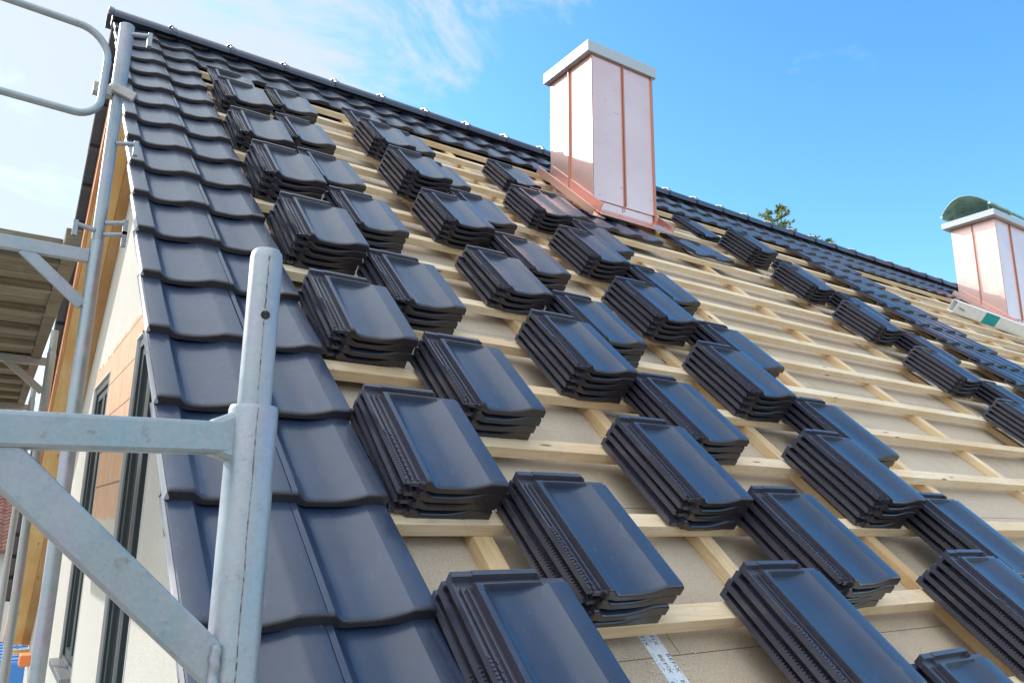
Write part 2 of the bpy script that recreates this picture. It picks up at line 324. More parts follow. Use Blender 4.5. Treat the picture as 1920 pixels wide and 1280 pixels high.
M_TARP = mat('blue_tarpaulin', (0.05, 0.22, 0.55), 0.4)
M_ORANGE = mat('orange_block', (0.75, 0.22, 0.07), 0.7)
M_BARK = mat('spruce_bark', (0.10, 0.07, 0.05), 0.9)
M_NEEDLE = mat('spruce_needles', (0.06, 0.09, 0.03), 0.7)
co = coords(M_NEEDLE); lk(M_NEEDLE, ramp(M_NEEDLE, noise(M_NEEDLE, co, 5, 4, 0.7), [(0.3, (0.14, 0.19, 0.08)), (0.7, (0.34, 0.39, 0.17))]), bsdf(M_NEEDLE).inputs['Base Color'])

# ------------------------------------------------------------------ the tile (metres, origin = lower right corner of its lip, top of roll = 0)
def sm(a, b, x):
    t = max(0.0, min(1.0, (x - a) / (b - a))); return t * t * (3 - 2 * t)
def profile(t, rim=0.06, rise=0.20):
    if t < rim: return 0.0
    if t < rise: return -0.0195 * (1 - (1 - (t - rim) / (rise - rim)) ** 2.2)
    if t < 0.40: return -0.0195
    if t < 0.765: return -0.0195 * (1 - ((t - 0.40) / 0.365) ** 1.75)
    return 0.0012 * math.sin(math.pi * (t - 0.765) / 0.235)
def body_top(x, y, width=0.24, rim=0.06, rise=0.20):
    t = (x + width) / width
    z = profile(t, rim, rise)
    if y < 0.012: z -= 0.007 * (1 - math.sqrt(max(0, 1 - (1 - y / 0.012) ** 2)))
    if t > 0.975: z -= 0.0035 * ((t - 0.975) / 0.025) ** 2
    if t < 0.70:
        if y > 0.386: z = z + (0.0 - z) * sm(0.386, 0.390, y)
        if y > 0.394: z = -0.011 * sm(0.394, 0.396, y)
        if y > 0.409: z = -0.011 + 0.016 * sm(0.409, 0.412, y)
    else:
        if y > 0.390: z = -0.004
        if y > 0.398: z = -0.008
    return z
def shell(mb, xs, ys, top, bot, ymap=None):
    nx, ny = len(xs), len(ys); b = len(mb.v); ym = ymap or (lambda x, y: y)
    for q in (0, 1):
        for j, y in enumerate(ys):
            for i, x in enumerate(xs):
                mb.v.append((x, ym(x, y), top(x, y) if q == 0 else bot(x, y)))
    I = lambda q, i, j: b + q * nx * ny + j * nx + i
    for j in range(ny - 1):
        for i in range(nx - 1):
            mb.f.append((I(0, i, j), I(0, i + 1, j), I(0, i + 1, j + 1), I(0, i, j + 1)))
            mb.f.append((I(1, i, j + 1), I(1, i + 1, j + 1), I(1, i + 1, j), I(1, i, j)))
    for i in range(nx - 1):
        mb.f.append((I(1, i, 0), I(1, i + 1, 0), I(0, i + 1, 0), I(0, i, 0)))
        mb.f.append((I(0, i, ny - 1), I(0, i + 1, ny - 1), I(1, i + 1, ny - 1), I(1, i, ny - 1)))
    for j in range(ny - 1):
        mb.f.append((I(0, 0, j), I(0, 0, j + 1), I(1, 0, j + 1), I(1, 0, j)))
        mb.f.append((I(1, nx - 1, j), I(1, nx - 1, j + 1), I(0, nx - 1, j + 1), I(0, nx - 1, j)))
LIPH = 0.0315
YS = [0, 0.0012, 0.004, 0.008, 0.012, 0.016, 0.10, 0.2, 0.3, 0.376, 0.386, 0.388, 0.390, 0.394, 0.396, 0.409, 0.4105, 0.412, 0.424, 0.425]
def ymap(x, y):
    if x > -0.074 and y > 0.38: return 0.38 + (y - 0.38) * 0.6
    return y
def body_bot(x, y):
    if y <= 0.014:
        t = (x + 0.24) / 0.24
        return -LIPH + 0.0010 * math.sin(math.pi * min(1, max(0, t))) + 0.32 * profile(min(1, max(0, t)))
    return -0.0235
def make_tile_mesh():
    mb = MB()
    ts = [0, 0.02, 0.055, 0.075, 0.10, 0.13, 0.16, 0.19, 0.24, 0.32, 0.40, 0.46, 0.52, 0.58, 0.64, 0.685, 0.695, 0.72, 0.745, 0.765, 0.80, 0.88, 0.96, 0.98, 0.99, 1.0]
    xs = [-0.24 + 0.24 * t for t in ts]
    shell(mb, xs, YS, body_top, body_bot, ymap)
    fx = [-0.290, -0.289, -0.2845, -0.2835, -0.272, -0.2715, -0.2675, -0.267, -0.257, -0.2565, -0.2525, -0.252, -0.2405, -0.2395]
    def ftop(x, y):
        z = -0.0205
        if x <= -0.2845: z = -0.0085
        elif -0.2716 <= x <= -0.2674: z = -0.0135
        elif -0.2566 <= x <= -0.2524: z = -0.0115
        elif x >= -0.2397: z = -0.006
        if y < 0.0161: z = min(z, -0.0195) if x > -0.284 else -0.016
        if y > 0.394 and z < -0.011: z = -0.0125
        if y > 0.4095: z = 0.003
        return z
    fy = [0.013, 0.016, 0.0165, 0.10, 0.24, 0.386, 0.3945, 0.396, 0.409, 0.4105, 0.424, 0.425]
    shell(mb, fx, fy, ftop, lambda x, y: -0.0250 if y > 0.015 else -0.0235)
    for k in range(20):                                # drip notches along the lower half of the flange rim
        y = 0.030 + k * 0.0095
        mb.box(-0.2905, -0.2843, y, y + 0.0052, -0.0095, -0.0045)
        if k % 2 == 0: mb.box(-0.2718, -0.2672, y, y + 0.0060, -0.0145, -0.0112)
    # water spout at the foot of the flange
    mb.prism([(-0.252, 0.012), (-0.2385, 0.012), (-0.2385, -0.002), (-0.246, 0.0)], -0.028, -0.012, lambda a, b, h: (a, b, h))
    mb.box(-0.276, -0.252, 0.0085, 0.0129, -0.0255, -0.0150)
    # nail boss in the corner of the pan
    mb.tube([(-0.226, 0.378, -0.010), (-0.226, 0.378, 0.0006)], [0.0035, 0.0028], 8)
    return mb.mesh('roof_tile', M_TILE, 17)
ME_TILE = make_tile_mesh()
def make_verge_mesh(side=-1):
    mb = MB(); WV = 0.268
    ts = [0, 0.012, 0.03, 0.08, 0.185, 0.205, 0.23, 0.26, 0.29, 0.33, 0.38, 0.43, 0.48, 0.53, 0.58, 0.64, 0.685, 0.695, 0.72, 0.745, 0.765, 0.80, 0.88, 0.96, 0.98, 0.99, 1.0]
    xs = [-WV + WV * t for t in ts]
    top = lambda x, y: body_top(x, y, WV, 0.20, 0.33) - (0.004 * (1 - ((x + WV) / 0.008)) ** 2 if x < -WV + 0.008 else 0)
    shell(mb, xs, YS, top, lambda x, y: (-LIPH + 0.32 * profile((x + WV) / WV, 0.20, 0.33)) if y <= 0.014 else -0.0235, ymap)
    # side cheek hanging over the verge, deeper and flared towards the lip
    n = 12; o = []; inn = []
    for i in range(n + 1):
        y = -0.004 + 0.40 * i / n; dep = 0.024 - 0.006 * (i / n); fl = 0.0
        for (xx, zz) in ((-WV - 0.001, -0.004), (-WV - 0.004 - fl * 0.3, -0.02), (-WV - 0.007 - fl, -dep), (-WV + 0.005 - fl, -dep), (-WV + 0.006, -0.02)):
            mb.v.append((xx, y, zz))
    b = len(mb.v) - 5 * (n + 1)
    for i in range(n):
        for k in range(5):
            k2 = (k + 1) % 5
            mb.f.append((b + i * 5 + k, b + i * 5 + k2, b + (i + 1) * 5 + k2, b + (i + 1) * 5 + k))
    mb.f.append(tuple(b + k for k in range(5))); mb.f.append(tuple(b + n * 5 + k for k in reversed(range(5))))
    if side == 1: mb.v = [(-x, y, z) for x, y, z in mb.v]
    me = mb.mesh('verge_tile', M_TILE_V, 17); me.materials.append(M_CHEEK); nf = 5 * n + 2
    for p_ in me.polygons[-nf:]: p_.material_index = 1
    return me
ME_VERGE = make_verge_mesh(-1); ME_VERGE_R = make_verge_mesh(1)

# ------------------------------------------------------------------ the house
house = empty('house', (0, 0, 0))
tag(house, 'house under construction with dark tiled roof, bare battens and pale gable wall', 'house')
def place(me, name, u, v, n, rx=0.0, rz=0.0, ry=0.0, parent=None):
    o = bpy.data.objects.new(name, me); col.objects.link(o)
    o.location = uv(u, v, n)
    o.rotation_euler = (Matrix.Rotation(TH, 3, 'X') @ Matrix.Rotation(rz, 3, 'Z') @ Matrix.Rotation(ry, 3, 'Y') @ Matrix.Rotation(rx, 3, 'X')).to_euler()
    if parent is not None: o.parent = parent
    return o
LAY = -math.atan(0.078)
laid = []
for k in range(-2, 16): laid.append((2, k))
for u in range(3, 59): laid.append((u, 15))
for u in range(3, 46): laid.append((u, 14))
for k in range(3, 14):
    for u in (30, 31, 32, 33): laid.append((u, k))
for u in (14.2, 15.2, 16.2, 18.65, 19.65): laid.append((u, 10))
laid.sort(key=lambda t: (uv(t[0], t[1], 0) - CAM).length)
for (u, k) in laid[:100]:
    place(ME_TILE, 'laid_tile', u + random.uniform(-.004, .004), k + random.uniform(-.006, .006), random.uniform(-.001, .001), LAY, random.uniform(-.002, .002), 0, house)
bm = bmesh.new()
for (u, k) in laid[100:]:
    b2 = bmesh.new(); b2.from_mesh(ME_TILE)
    M = Matrix.Translation(uv(u, k + random.uniform(-.008, .008), random.uniform(-.0015, .0015))) @ (Matrix.Rotation(TH, 4, 'X') @ Matrix.Rotation(LAY, 4, 'X'))
    b2.transform(M); tmp = bpy.data.meshes.new('tmp'); b2.to_mesh(tmp); b2.free(); bm.from_mesh(tmp); bpy.data.meshes.remove(tmp)
me = bpy.data.meshes.new('far_laid_tiles'); bm.to_mesh(me); bm.free(); me.materials.append(M_TILE)
o = bpy.data.objects.new('far_laid_tiles', me); col.objects.link(o); o.parent = house; o['kind'] = 'stuff'
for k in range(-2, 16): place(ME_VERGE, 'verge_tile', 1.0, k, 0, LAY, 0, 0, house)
# back slope: courses mirrored about the ridge (seen from below along the gable)
def back(x, y, n):                                   # x along ridge, y down from ridge top line measured up-slope like the front
    p = rp3(x, y, n); return Vector((p.x, 2 * RY - p.y, p.z))
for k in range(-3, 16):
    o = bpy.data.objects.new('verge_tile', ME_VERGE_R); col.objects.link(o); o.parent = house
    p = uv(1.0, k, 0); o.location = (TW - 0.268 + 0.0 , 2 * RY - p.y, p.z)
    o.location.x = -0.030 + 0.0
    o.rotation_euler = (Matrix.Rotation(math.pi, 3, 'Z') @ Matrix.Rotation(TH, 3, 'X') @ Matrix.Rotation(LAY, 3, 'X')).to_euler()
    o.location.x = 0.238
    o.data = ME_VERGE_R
mb = MB(); mb.box(0.20, 15, -3 * TD, 16.0 * TD, -0.06, -0.012, back); mb.build('back_slope_covering', M_TILE, house)

# sheathing boards, counter battens, battens
mb = MB(); y = -3.4 * TD; r_ = 0
while y < 15.9 * TD:
    y1 = min(y + 0.575, 15.95 * TD); x = 0.30 - (r_ % 3) * 0.8
    while x < 15.0:
        x1 = x + 2.5; a = max(x + 0.0015, 0.06)
        if x1 > 0.1: mb.box(a, min(x1, 15) - 0.0015, y + 0.0015, y1 - 0.0015, -0.160, -0.135, rp3)
        x = x1
    y = y1; r_ += 1
mb.build('sheathing', M_SHEATH, house)
mb = MB(); mb.box(0.10, 15, -3.4 * TD, 15.9 * TD, -0.20, -0.162, rp3); mb.build('roof_deck', M_DARK, house)
for u in (0.6, 3.2, 6.7, 10.5, 14.4, 18.35, 22.3, 26.2, 30.1, 34.0, 37.9, 41.8, 45.7, 49.6, 53.5):
    if 14.0 < u < 17.5: segs = ((-3.4, 10.6), (13.6, 15.9))
    else: segs = ((-3.4, random.choice((0.3, 5.2, 7.7))), )
    x = (u) * TW
    if len(segs) == 1: segs = ((-3.4, segs[0][1]), (segs[0][1] + 0.012, 15.9))
    for a, b in segs:
        m = MB(); m.box(-0.030, 0.030, 0, (b - a) * TD, 0, 0.0395)
        o = m.build('counter_batten', M_CBAT, house, 0, 0.0015)
        o.location = rp3(x + random.uniform(-.004, .004), a * TD, -0.1348); o.rotation_euler = (TH, 0, random.uniform(-.002, .002))
JOINTS = [22.3, 18.35, 14.4, 26.2]
for k in range(-3, 16):
    j = {0: 22.3, 1: 30.1, 2: 18.35}[k % 3] if k < 10 else (18.35 if k % 2 else 26.2)
    spans = [(0.30, j), (j, 62)]
    if k in (12, 13): spans = [(0.30, 14.2), (17.4, 26.2), (26.2, 62)]
    for i, (a, b) in enumerate(spans):
        m = MB(); m.box(0.001, (b - a) * TW - 0.001, 0, 0.058, 0, 0.0395)
        o = m.build('batten', M_BAT, house, 0, 0.0018)
        o.location = rp3(a * TW, (k - 0.105) * TD + (0.003 if i else 0), -0.0952 + (0.0012 if i else 0)); o.rotation_euler = (TH, 0, random.uniform(-.0004, .0004))

# ridge: tiles with metal clips
def ridge_tile_mesh():
    mb = MB(); seg = 16; Ls = [(-0.02, 0.104), (0.012, 0.104), (0.016, 0.096), (0.45, 0.090), (0.45, 0.080), (-0.02, 0.092)]
    prof = []
    for x, r in Ls:
        prof.append([(x, math.sin(a) * r * 1.02, math.cos(a) * r * 0.80 - 0.045) for a in [R(-104) + R(208) * i / seg for i in range(seg + 1)]])
    b = 0
    for pr in prof: mb.v += pr
    m = seg + 1
    for i in range(len(prof)):
        i2 = (i + 1) % len(prof)
        for k in range(seg): mb.f.append((i * m + k, i * m + k + 1, i2 * m + k + 1, i2 * m + k))
    mb.f.append(tuple(i * m for i in range(len(prof)))); mb.f.append(tuple(i * m + seg for i in reversed(range(len(prof)))))
    return mb.mesh('ridge_tile', M_RIDGE, 40)
def clip_mesh():
    mb = MB(); seg = 12
    rows = []
    for x, r in ((-0.036, 0.112), (-0.012, 0.113), (-0.012, 0.106), (-0.036, 0.106)):
        rows.append([(x, math.sin(a) * r * 1.02, math.cos(a) * r * 0.80 - 0.043) for a in [R(-52) + R(104) * i / seg for i in range(seg + 1)]])
    for pr in rows: mb.v += pr
    m = seg + 1
    for i in range(4):
        i2 = (i + 1) % 4
        for k in range(seg): mb.f.append((i * m + k, i * m + k + 1, i2 * m + k + 1, i2 * m + k))
    mb.box(-0.038, -0.024, -0.012, 0.012, 0.045, 0.056)
    return mb.mesh('ridge_clip', M_CLIP, 40)
ME_RT = ridge_tile_mesh(); ME_CL = clip_mesh()
RTZ = RZ + 0.004
for i in range(33):
    x = -0.055 + 0.4315 * i
    rt = bpy.data.objects.new('ridge_tile', ME_RT); col.objects.link(rt); rt.parent = house; rt.location = (x, RY, RTZ + random.uniform(-.002, .002))
    if i:
        c = bpy.data.objects.new('ridge_clip', ME_CL); col.objects.link(c); c.parent = rt; c.location = (0, 0, 0)
mb = MB(); mb.prism([(RY - 0.085, RZ - 0.07), (RY + 0.085, RZ - 0.07), (RY + 0.072, RZ - 0.008), (RY + 0.03, RZ + 0.030), (RY - 0.03, RZ + 0.030), (RY - 0.072, RZ - 0.008)], -0.045, -0.033, lambda a, b, h: (h, a, b))
mb.build('ridge_end_cap', M_RIDGE, house)

# gable wall with two tall windows
def wall_top(y): return RZ - abs(y - RY) * tT - 0.245
Y0, Y1 = RY - 4.9, RY + 5.6
WINS = [(2.78, 3.72, -1.9, 1.28), (4.96, 5.99, -0.93, 1.28)]
ys_ = sorted({Y0, RY, Y1, 2.78, 3.72, 4.96, 5.99})
mb = MB(); X0, X1 = GX, GX + 0.36
def col_seg(a, b, z0, z1a, z1b): mb.hexa([Vector(q) for q in ((X0, a, z0), (X1, a, z0), (X1, b, z0), (X0, b, z0), (X0, a, z1a), (X1, a, z1a), (X1, b, z1b), (X0, b, z1b))])
for a, b in zip(ys_[:-1], ys_[1:]):
    w = [q for q in WINS if q[0] <= a + 1e-6 and q[1] >= b - 1e-6]
    if w: col_seg(a, b, GROUND, w[0][2], w[0][2]); col_seg(a, b, w[0][3], wall_top(a), wall_top(b))
    else: col_seg(a, b, GROUND, wall_top(a), wall_top(b))
mb.build('gable_wall', M_WALL, house, 0)
for (a, b, z0, z1) in WINS:
    # frame recessed in the opening, lining on the reveals, sill
    fx0 = GX + 0.012
    m = MB()
    for (p, q, r0, r1) in ((a + .012, a + .075, z0, z1 - .012), (b - .075, b - .012, z0, z1 - .012), (a + .075, b - .075, z1 - .075, z1 - .012), (a + .075, b - .075, z0 + .0, z0 + .075)):
        m.box(fx0, fx0 + 0.07, p, q, r0, r1)
    w = m.build('window', M_FRAME, house, 0, 0.003)
    m = MB(); i0, i1 = a + .078, b - .078
    mid = (a + b) / 2
    for (p, q) in ((i0, mid - .002), (mid + .002, i1)):
        for (pp, qq, r0, r1) in ((p, p + .055, z0 + .078, z1 - .078), (q - .055, q, z0 + .078, z1 - .078), (p + .055, q - .055, z1 - .135, z1 - .078), (p + .055, q - .055, z0 + .078, z0 + .135)):
            m.box(fx0 + 0.014, fx0 + 0.062, pp, qq, r0, r1)
    m.build('sash', M_FRAME, w, 0, 0.004)
    m = MB()
    for (p, q) in ((i0, mid - .002), (mid + .002, i1)): m.box(fx0 + 0.030, fx0 + 0.045, p + .055, q - .055, z0 + .135, z1 - .135)
    m.build('pane', M_GLASS, w, 0)
    m = MB(); m.box(GX - 0.004, fx0 + 0.05, b - 0.0115, b - 0.001, z0, z1 - .012); m.box(GX - 0.004, fx0 + 0.05, a + .001, a + 0.0115, z0, z1 - .012); m.box(GX - 0.004, fx0 + 0.05, a + .001, b - .001, z1 - 0.0115, z1 - .001)
    m.build('reveal_lining', M_LINING, w, 0)
    m = MB(); m.box(GX - 0.07, fx0 - 0.001, a + .012, b - .012, z0 - 0.002, z0 + 0.045); m.build('sill', M_SILL, w, 0, 0.003)
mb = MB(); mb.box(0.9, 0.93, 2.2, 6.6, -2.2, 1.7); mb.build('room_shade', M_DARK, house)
# eaves walls
mb = MB(); mb.box(X0 + .362, 14.6, RY - 4.55, RY - 4.2, GROUND, RZ - 4.55 * tT - 0.25); mb.box(X0 + .362, 14.6, RY + 4.85, RY + 5.2, GROUND, RZ - 5.2 * tT - 0.25); mb.build('eaves_wall', M_PLASTER, house)

# verge soffits and barge boards on both slopes
def strip(name, m_, x0, x1, y0, y1, n0, n1):
    for f in (rp3, back):
        b = MB(); yy = y0; L_ = (y1 - y0)
        b.box(0, x1 - x0, 0, L_, 0, n1 - n0)
        o = b.build(name, m_, house, 0, 0.002)
        if f is rp3: o.location = rp3(x0, y0, n0); o.rotation_euler = (TH, 0, 0)
        else:
            p = back(x1, y0, n0); o.location = p; o.rotation_euler = (TH, 0, math.pi)
YT = 16.05 * TD
strip('soffit_board', M_SOFFIT, 0.066, 0.232, -4.5 * TD, YT - .1, -0.238, -0.218)
strip('verge_rafter', M_SOFFIT2, 0.2335, GX - .001, -4.5 * TD, YT - .1, -0.262, -0.205)
strip('barge_board', M_BARGE, 0.040, 0.0645, -4.5 * TD, YT - .06, -0.242, -0.062)
strip('verge_lath', M_BARGE, 0.066, 0.30, -3.4 * TD, YT - .1, -0.200, -0.164)
b = MB(); b.box(0.0, 14.2, 0, 0.30, 0, 0.02); o = b.build('eaves_board', M_SOFFIT, house, 0, .002); p = back(14.26, -4.6 * TD, -0.30); o.location = p; o.rotation_euler = (0, 0, math.pi)

# ------------------------------------------------------------------ chimneys (copper clad)
def chimney(x0, x1, y0, y1, zt, cap, ybase, seam_side=0.5, seam_front=0.5):
    zf = (y0) * tT - 0.10; zb = y1 * tT - 0.10
    ch = MB(); ch.hexa([Vector(q) for q in ((x0, y0, zf), (x1, y0, zf), (x1, y1, zb), (x0, y1, zb), (x0, y0, zt), (x1, y0, zt), (x1, y1, zt), (x0, y1, zt))])
    c = ch.build('chimney', M_COPPER, house, 0)
    m = MB(); m.box(x0 - .004, x1 + .004, y0 - .018, y0 - .0008, y0 * tT + 0.075, zt - .0145); m.build('front_panel', M_COPPER, c, 0, 0.001)
    m = MB()
    xs = x0 + (x1 - x0) * seam_front; ys = y0 + (y1 - y0) * seam_side
    zl = lambda y: y * tT + 0.06
    m.box(xs - .005, xs + .005, y0 - .036, y0 - .0185, zl(y0) + 0.02, zt - .016)
    m.box(xs - .015, xs - .0055, y0 - .023, y0 - .0185, zl(y0) - 0.03, zt - .002)
    m.box(x1 - .012, x1 + .0035, y0 - .032, y0 - .0185, zl(y0) - 0.05, zt - .002)
    m.box(x0 - .020, x0 - .0005, ys - .005, ys + .005, zl(ys) - 0.03, zt - .002)
    m.box(x0 - .003, x0 + .006, y0 - .022, y0 - .0185, zl(y0) + .02, zt - .016)
    m.build('standing_seam', M_SEAM, c, 0, 0.001)
    cx0, cx1, cy0, cy1, cz0, cz1 = cap
    m = MB(); m.box(cx0, cx1, cy0, cy1, cz0, cz1); m.build('chimney_cap', M_ALU, c, 0, 0.004)
    m = MB(); m.box(x0 - .006, x1 + .006, y0 - .022, y1 + .006, cz0 - .014, cz0 - .001); m.build('cap_drip', M_SEAM, c, 0)
    # flashing: apron below, upstand, side gutters following the slope
    vb = (y0) / cT
    m = MB()
    m.box(x0 - .01, x1 + .12, vb - 0.17, vb - 0.002, 0.004, 0.010, rp3)
    m.box(x0 - .004, x1 + .004, y0 - .0085, y0 - .001, zl(y0) - .20, zl(y0) + .010)
    m.build('apron_flashing', M_COPPER, c, 0, 0.001)
    for sx, side in ((x0, -1), (x1, 1)):
        m = MB(); a = sx + side * 0.001; g = sx + side * 0.13
        lo = vb - (0.22 if side < 0 else 0.10); hi = y1 / cT + 0.02
        m.box(min(a, g), max(a, g), lo, hi, -0.012, -0.006, rp3)
        m.box(min(g, g + side * .012), max(g, g + side * .012), lo, hi, -0.012, 0.048, rp3)
        m.box(min(a, sx + side * .012), max(a, sx + side * .012), lo + .1, hi, 0.0, 0.085, rp3)
        m.box(min(a, g), max(a, g), lo + .26, lo + .27, -0.006, 0.012, rp3)
        m.build('side_flashing', M_COPPER, c, 0, 0.001)
    return c
c1 = chimney(3.425, 4.105, 3.065, 3.63, 4.062, (3.372, 4.150, 3.022, 3.67, 4.062, 4.165), 3.06)
c2 = chimney(10.80, 11.75, 3.32, 3.90, 4.385, (10.67, 11.87, 3.24, 3.96, 4.385, 4.475), 3.3, 0.5, 0.42)
# cowl: curved sheet hood on legs
m = MB(); n = 16; nx_ = 8
def hood(i, j, off):
    s_ = i / n; t = j / nx_; y = 3.27 + 0.66 * s_; x = 10.64 + 1.02 * t - 0.10 * math.sin(math.pi * s_)
    z = 4.540 + (0.170 - 0.045 * t) * math.sin(math.pi * s_) ** 0.8 + 0.02 * math.cos(5 * t) + (0.05 * (0.5 - abs(s_ - 0.5)) * t)
    return (x, y, z + off)
for off in (0, 0.007):
    for i in range(n + 1):
        for j in range(nx_ + 1): m.v.append(hood(i, j, off))
S = (n + 1) * (nx_ + 1); I_ = lambda q, i, j: q * S + i * (nx_ + 1) + j
for i in range(n):
    for j in range(nx_):
        m.f.append((I_(0, i, j), I_(0, i, j + 1), I_(0, i + 1, j + 1), I_(0, i + 1, j))); m.f.append((I_(1, i + 1, j), I_(1, i + 1, j + 1), I_(1, i, j + 1), I_(1, i, j)))
    for j in (0, nx_): m.f.append((I_(0, i, j), I_(0, i + 1, j), I_(1, i + 1, j), I_(1, i, j)))
for j in range(nx_):
    for i in (0, n): m.f.append((I_(0, i, j), I_(0, i, j + 1), I_(1, i, j + 1), I_(1, i, j)))
m.tube([hood(0, 0, 0), hood(0, nx_, 0)], 0.022, 10); m.tube([hood(n, 0, 0), hood(n, nx_, 0)], 0.022, 10)
for x, y, zt_ in ((10.82, 3.36, 4.62), (10.82, 3.82, 4.62), (11.40, 3.36, 4.61), (11.40, 3.82, 4.61)): m.bar((x, y, 4.474), (x, y, zt_), 0.03, 0.012, (0, 1, 0))
m.build('chimney_cowl', M_PATINA, c2, 60)

# ------------------------------------------------------------------ loose tiles in stacks
ORD = ['', 'first', 'second', 'third', 'fourth', 'fifth', 'sixth', 'seventh', 'eighth', 'ninth']
LV = ['topmost', 'second from top', 'third from top', 'fourth from top', 'fifth from top', 'sixth from top']
COLS = {
 1: [(3.25, -1.10, 4), (3.27, 0.92, 4), (3.30, 3.02, 4), (3.37, 4.98, 5), (3.37, 7.00, 5), (3.33, 9.00, 4), (3.40, 11.05, 4)],
 2: [(4.62, -2.05, 3), (4.69, -0.10, 4), (4.66, 2.00, 4), (4.66, 3.93, 4), (4.70, 6.02, 4), (4.72, 7.93, 3), (4.73, 9.88, 3), (4.95, 11.92, 3)],
 3: [(7.05, -1.08, 4), (7.17, 0.87, 4), (7.15, 2.85, 5), (7.18, 4.86, 4), (7.18, 6.83, 5), (7.18, 8.68, 6), (7.30, 10.75, 5)],
 4: [(8.55, -2.05, 4), (8.56, -0.13, 4), (8.50, 1.85, 4), (8.52, 3.84, 4), (8.46, 5.80, 4), (8.42, 7.60, 4), (8.46, 9.60, 3), (8.50, 11.55, 3)],
 5: [(11.15, -1.10, 5), (11.22, 0.86, 5), (11.18, 2.86, 5), (10.95, 4.75, 5), (11.12, 6.80, 5), (11.12, 8.80, 5), (11.85, 10.95, 4)],
 6: [(12.60, -0.10, 4), (12.60, 1.83, 4), (12.52, 3.87, 4), (12.50, 5.86, 4), (12.40, 7.80, 4), (12.30, 9.40, 4)],
 7: [(22.9, 2.80, 5), (23.04, 4.76, 5), (23.10, 6.80, 5), (22.80, 8.70, 5), (22.40, 10.50, 6)],
 8: [(24.75, 3.85, 4), (24.75, 5.92, 4), (24.50, 7.80, 4), (24.55, 9.85, 3)],
}
def stacked(u, v, cnt, where, maxwords=16):
    rz = random.uniform(-.014, .014); cut = random.choice((1, 2, 2, 3)); sx_, sy_ = random.uniform(-.012, .012), random.uniform(-.010, .010)
    for i in range(cnt):
        jx = random.uniform(-.0035, .0035) + (sx_ if i < cut else 0); jy = random.uniform(-.003, .003) + (sy_ if i < cut else 0)
        # each tile above is set a little further down the slope and to the right
        uu = u + (-(cnt - 1 - i) * 0.010) + jx / TW; vv = v + (cnt - 1 - i) * 0.004 + jy / TD
        o = place(ME_TILE, 'clay_tile', uu, vv, NB + 0.0012 + LIPH * (i + 1), random.uniform(-.002, .002), rz + random.uniform(-.006, .006))
        tag(o, '%s tile of %s' % (LV[cnt - 1 - i], where), 'roof tile', 'loose roof tiles stacked on the battens')
for c, lst in COLS.items():
    for r0, (u, v, cnt) in enumerate(lst):
        if c <= 6: w_ = 'stack %s up in the %s column from the verge' % (ORD[r0 + 1], ORD[c])
        else: w_ = 'stack %s up in the %s column beyond bare battens' % (ORD[r0 + 1], {7: 'near', 8: 'far'}[c])
        stacked(u, v, cnt, w_)
# leaning single tiles and the small pile by the chimney
for (u, v, n, rx, lab) in ((3.36, 12.02, 0.034, R(-2.5), 'single dark tile leaning behind the highest stack nearest the verge'), (7.34, 11.98, 0.034, R(-2.5), 'single dark tile leaning behind the highest stack of the third column')):
    o = place(ME_TILE, 'clay_tile', u, v, n, -rx, 0.02); tag(o, lab, 'roof tile', 'loose roof tiles stacked on the battens')
for i in range(2):
    o = place(ME_TILE, 'clay_tile', 21.6, 12.0, NB + 0.0012 + LIPH * (i + 1), 0, 0.05)
    tag(o, ('upper' if i else 'lower') + ' tile of the small pile just right of the near copper chimney', 'roof tile', 'loose roof tiles stacked on the battens')

# ------------------------------------------------------------------ printed tape on the sheathing
tp = empty('adhesive_tape', uv(4.75, -0.6, -0.1345)); tp.rotation_euler = (TH, 0, 0)
tag(tp, 'pale blue printed adhesive tape stuck up the slope on the tan board', 'tape')
m = MB(); m.box(-0.031, 0.031, -0.45, 0.42, 0, 0.0006); m.build('tape_strip', M_TAPE, tp, 0)
LET = {M_INK.name: [], M_INK2.name: []}
def text(body, size, x, y, mt, sx=1.0):
    cu = bpy.data.curves.new('lettering', 'FONT'); cu.body = body; cu.size = size; cu.extrude = 0.0001; cu.space_character = 1.15
    t = bpy.data.objects.new('lettering', cu); me_ = bpy.data.meshes.new_from_object(t)
    M = Matrix.Translation((x, y, 0.0009)) @ Matrix.Rotation(R(-90), 4, 'Z') @ Matrix.Diagonal((sx, 1, 1, 1))
    for p_ in me_.polygons: LET[mt.name].append([tuple(M @ me_.vertices[i].co) for i in p_.vertices])
    bpy.data.objects.remove(t); bpy.data.curves.remove(cu); bpy.data.meshes.remove(me_)
for k in range(5):
    y = 0.40 - k * 0.165
    text('BEFIX', 0.0165, -0.027, y, M_INK, 1.25); text('BEFIX', 0.0165, 0.006, y + 0.0, M_INK, 1.25)
    text('BEFIX', 0.0165, -0.010, y - 0.085, M_INK, 1.25); text('BEFIX', 0.0165, 0.018, y - 0.085, M_INK, 1.25)
    text('wwwww  wwwwww', 0.006, -0.008, y + 0.01, M_INK2); text('wwwww  wwwwww', 0.006, 0.022, y + 0.01, M_INK2); text('wwwww  wwwwww', 0.006, -0.024, y - 0.08, M_INK2)

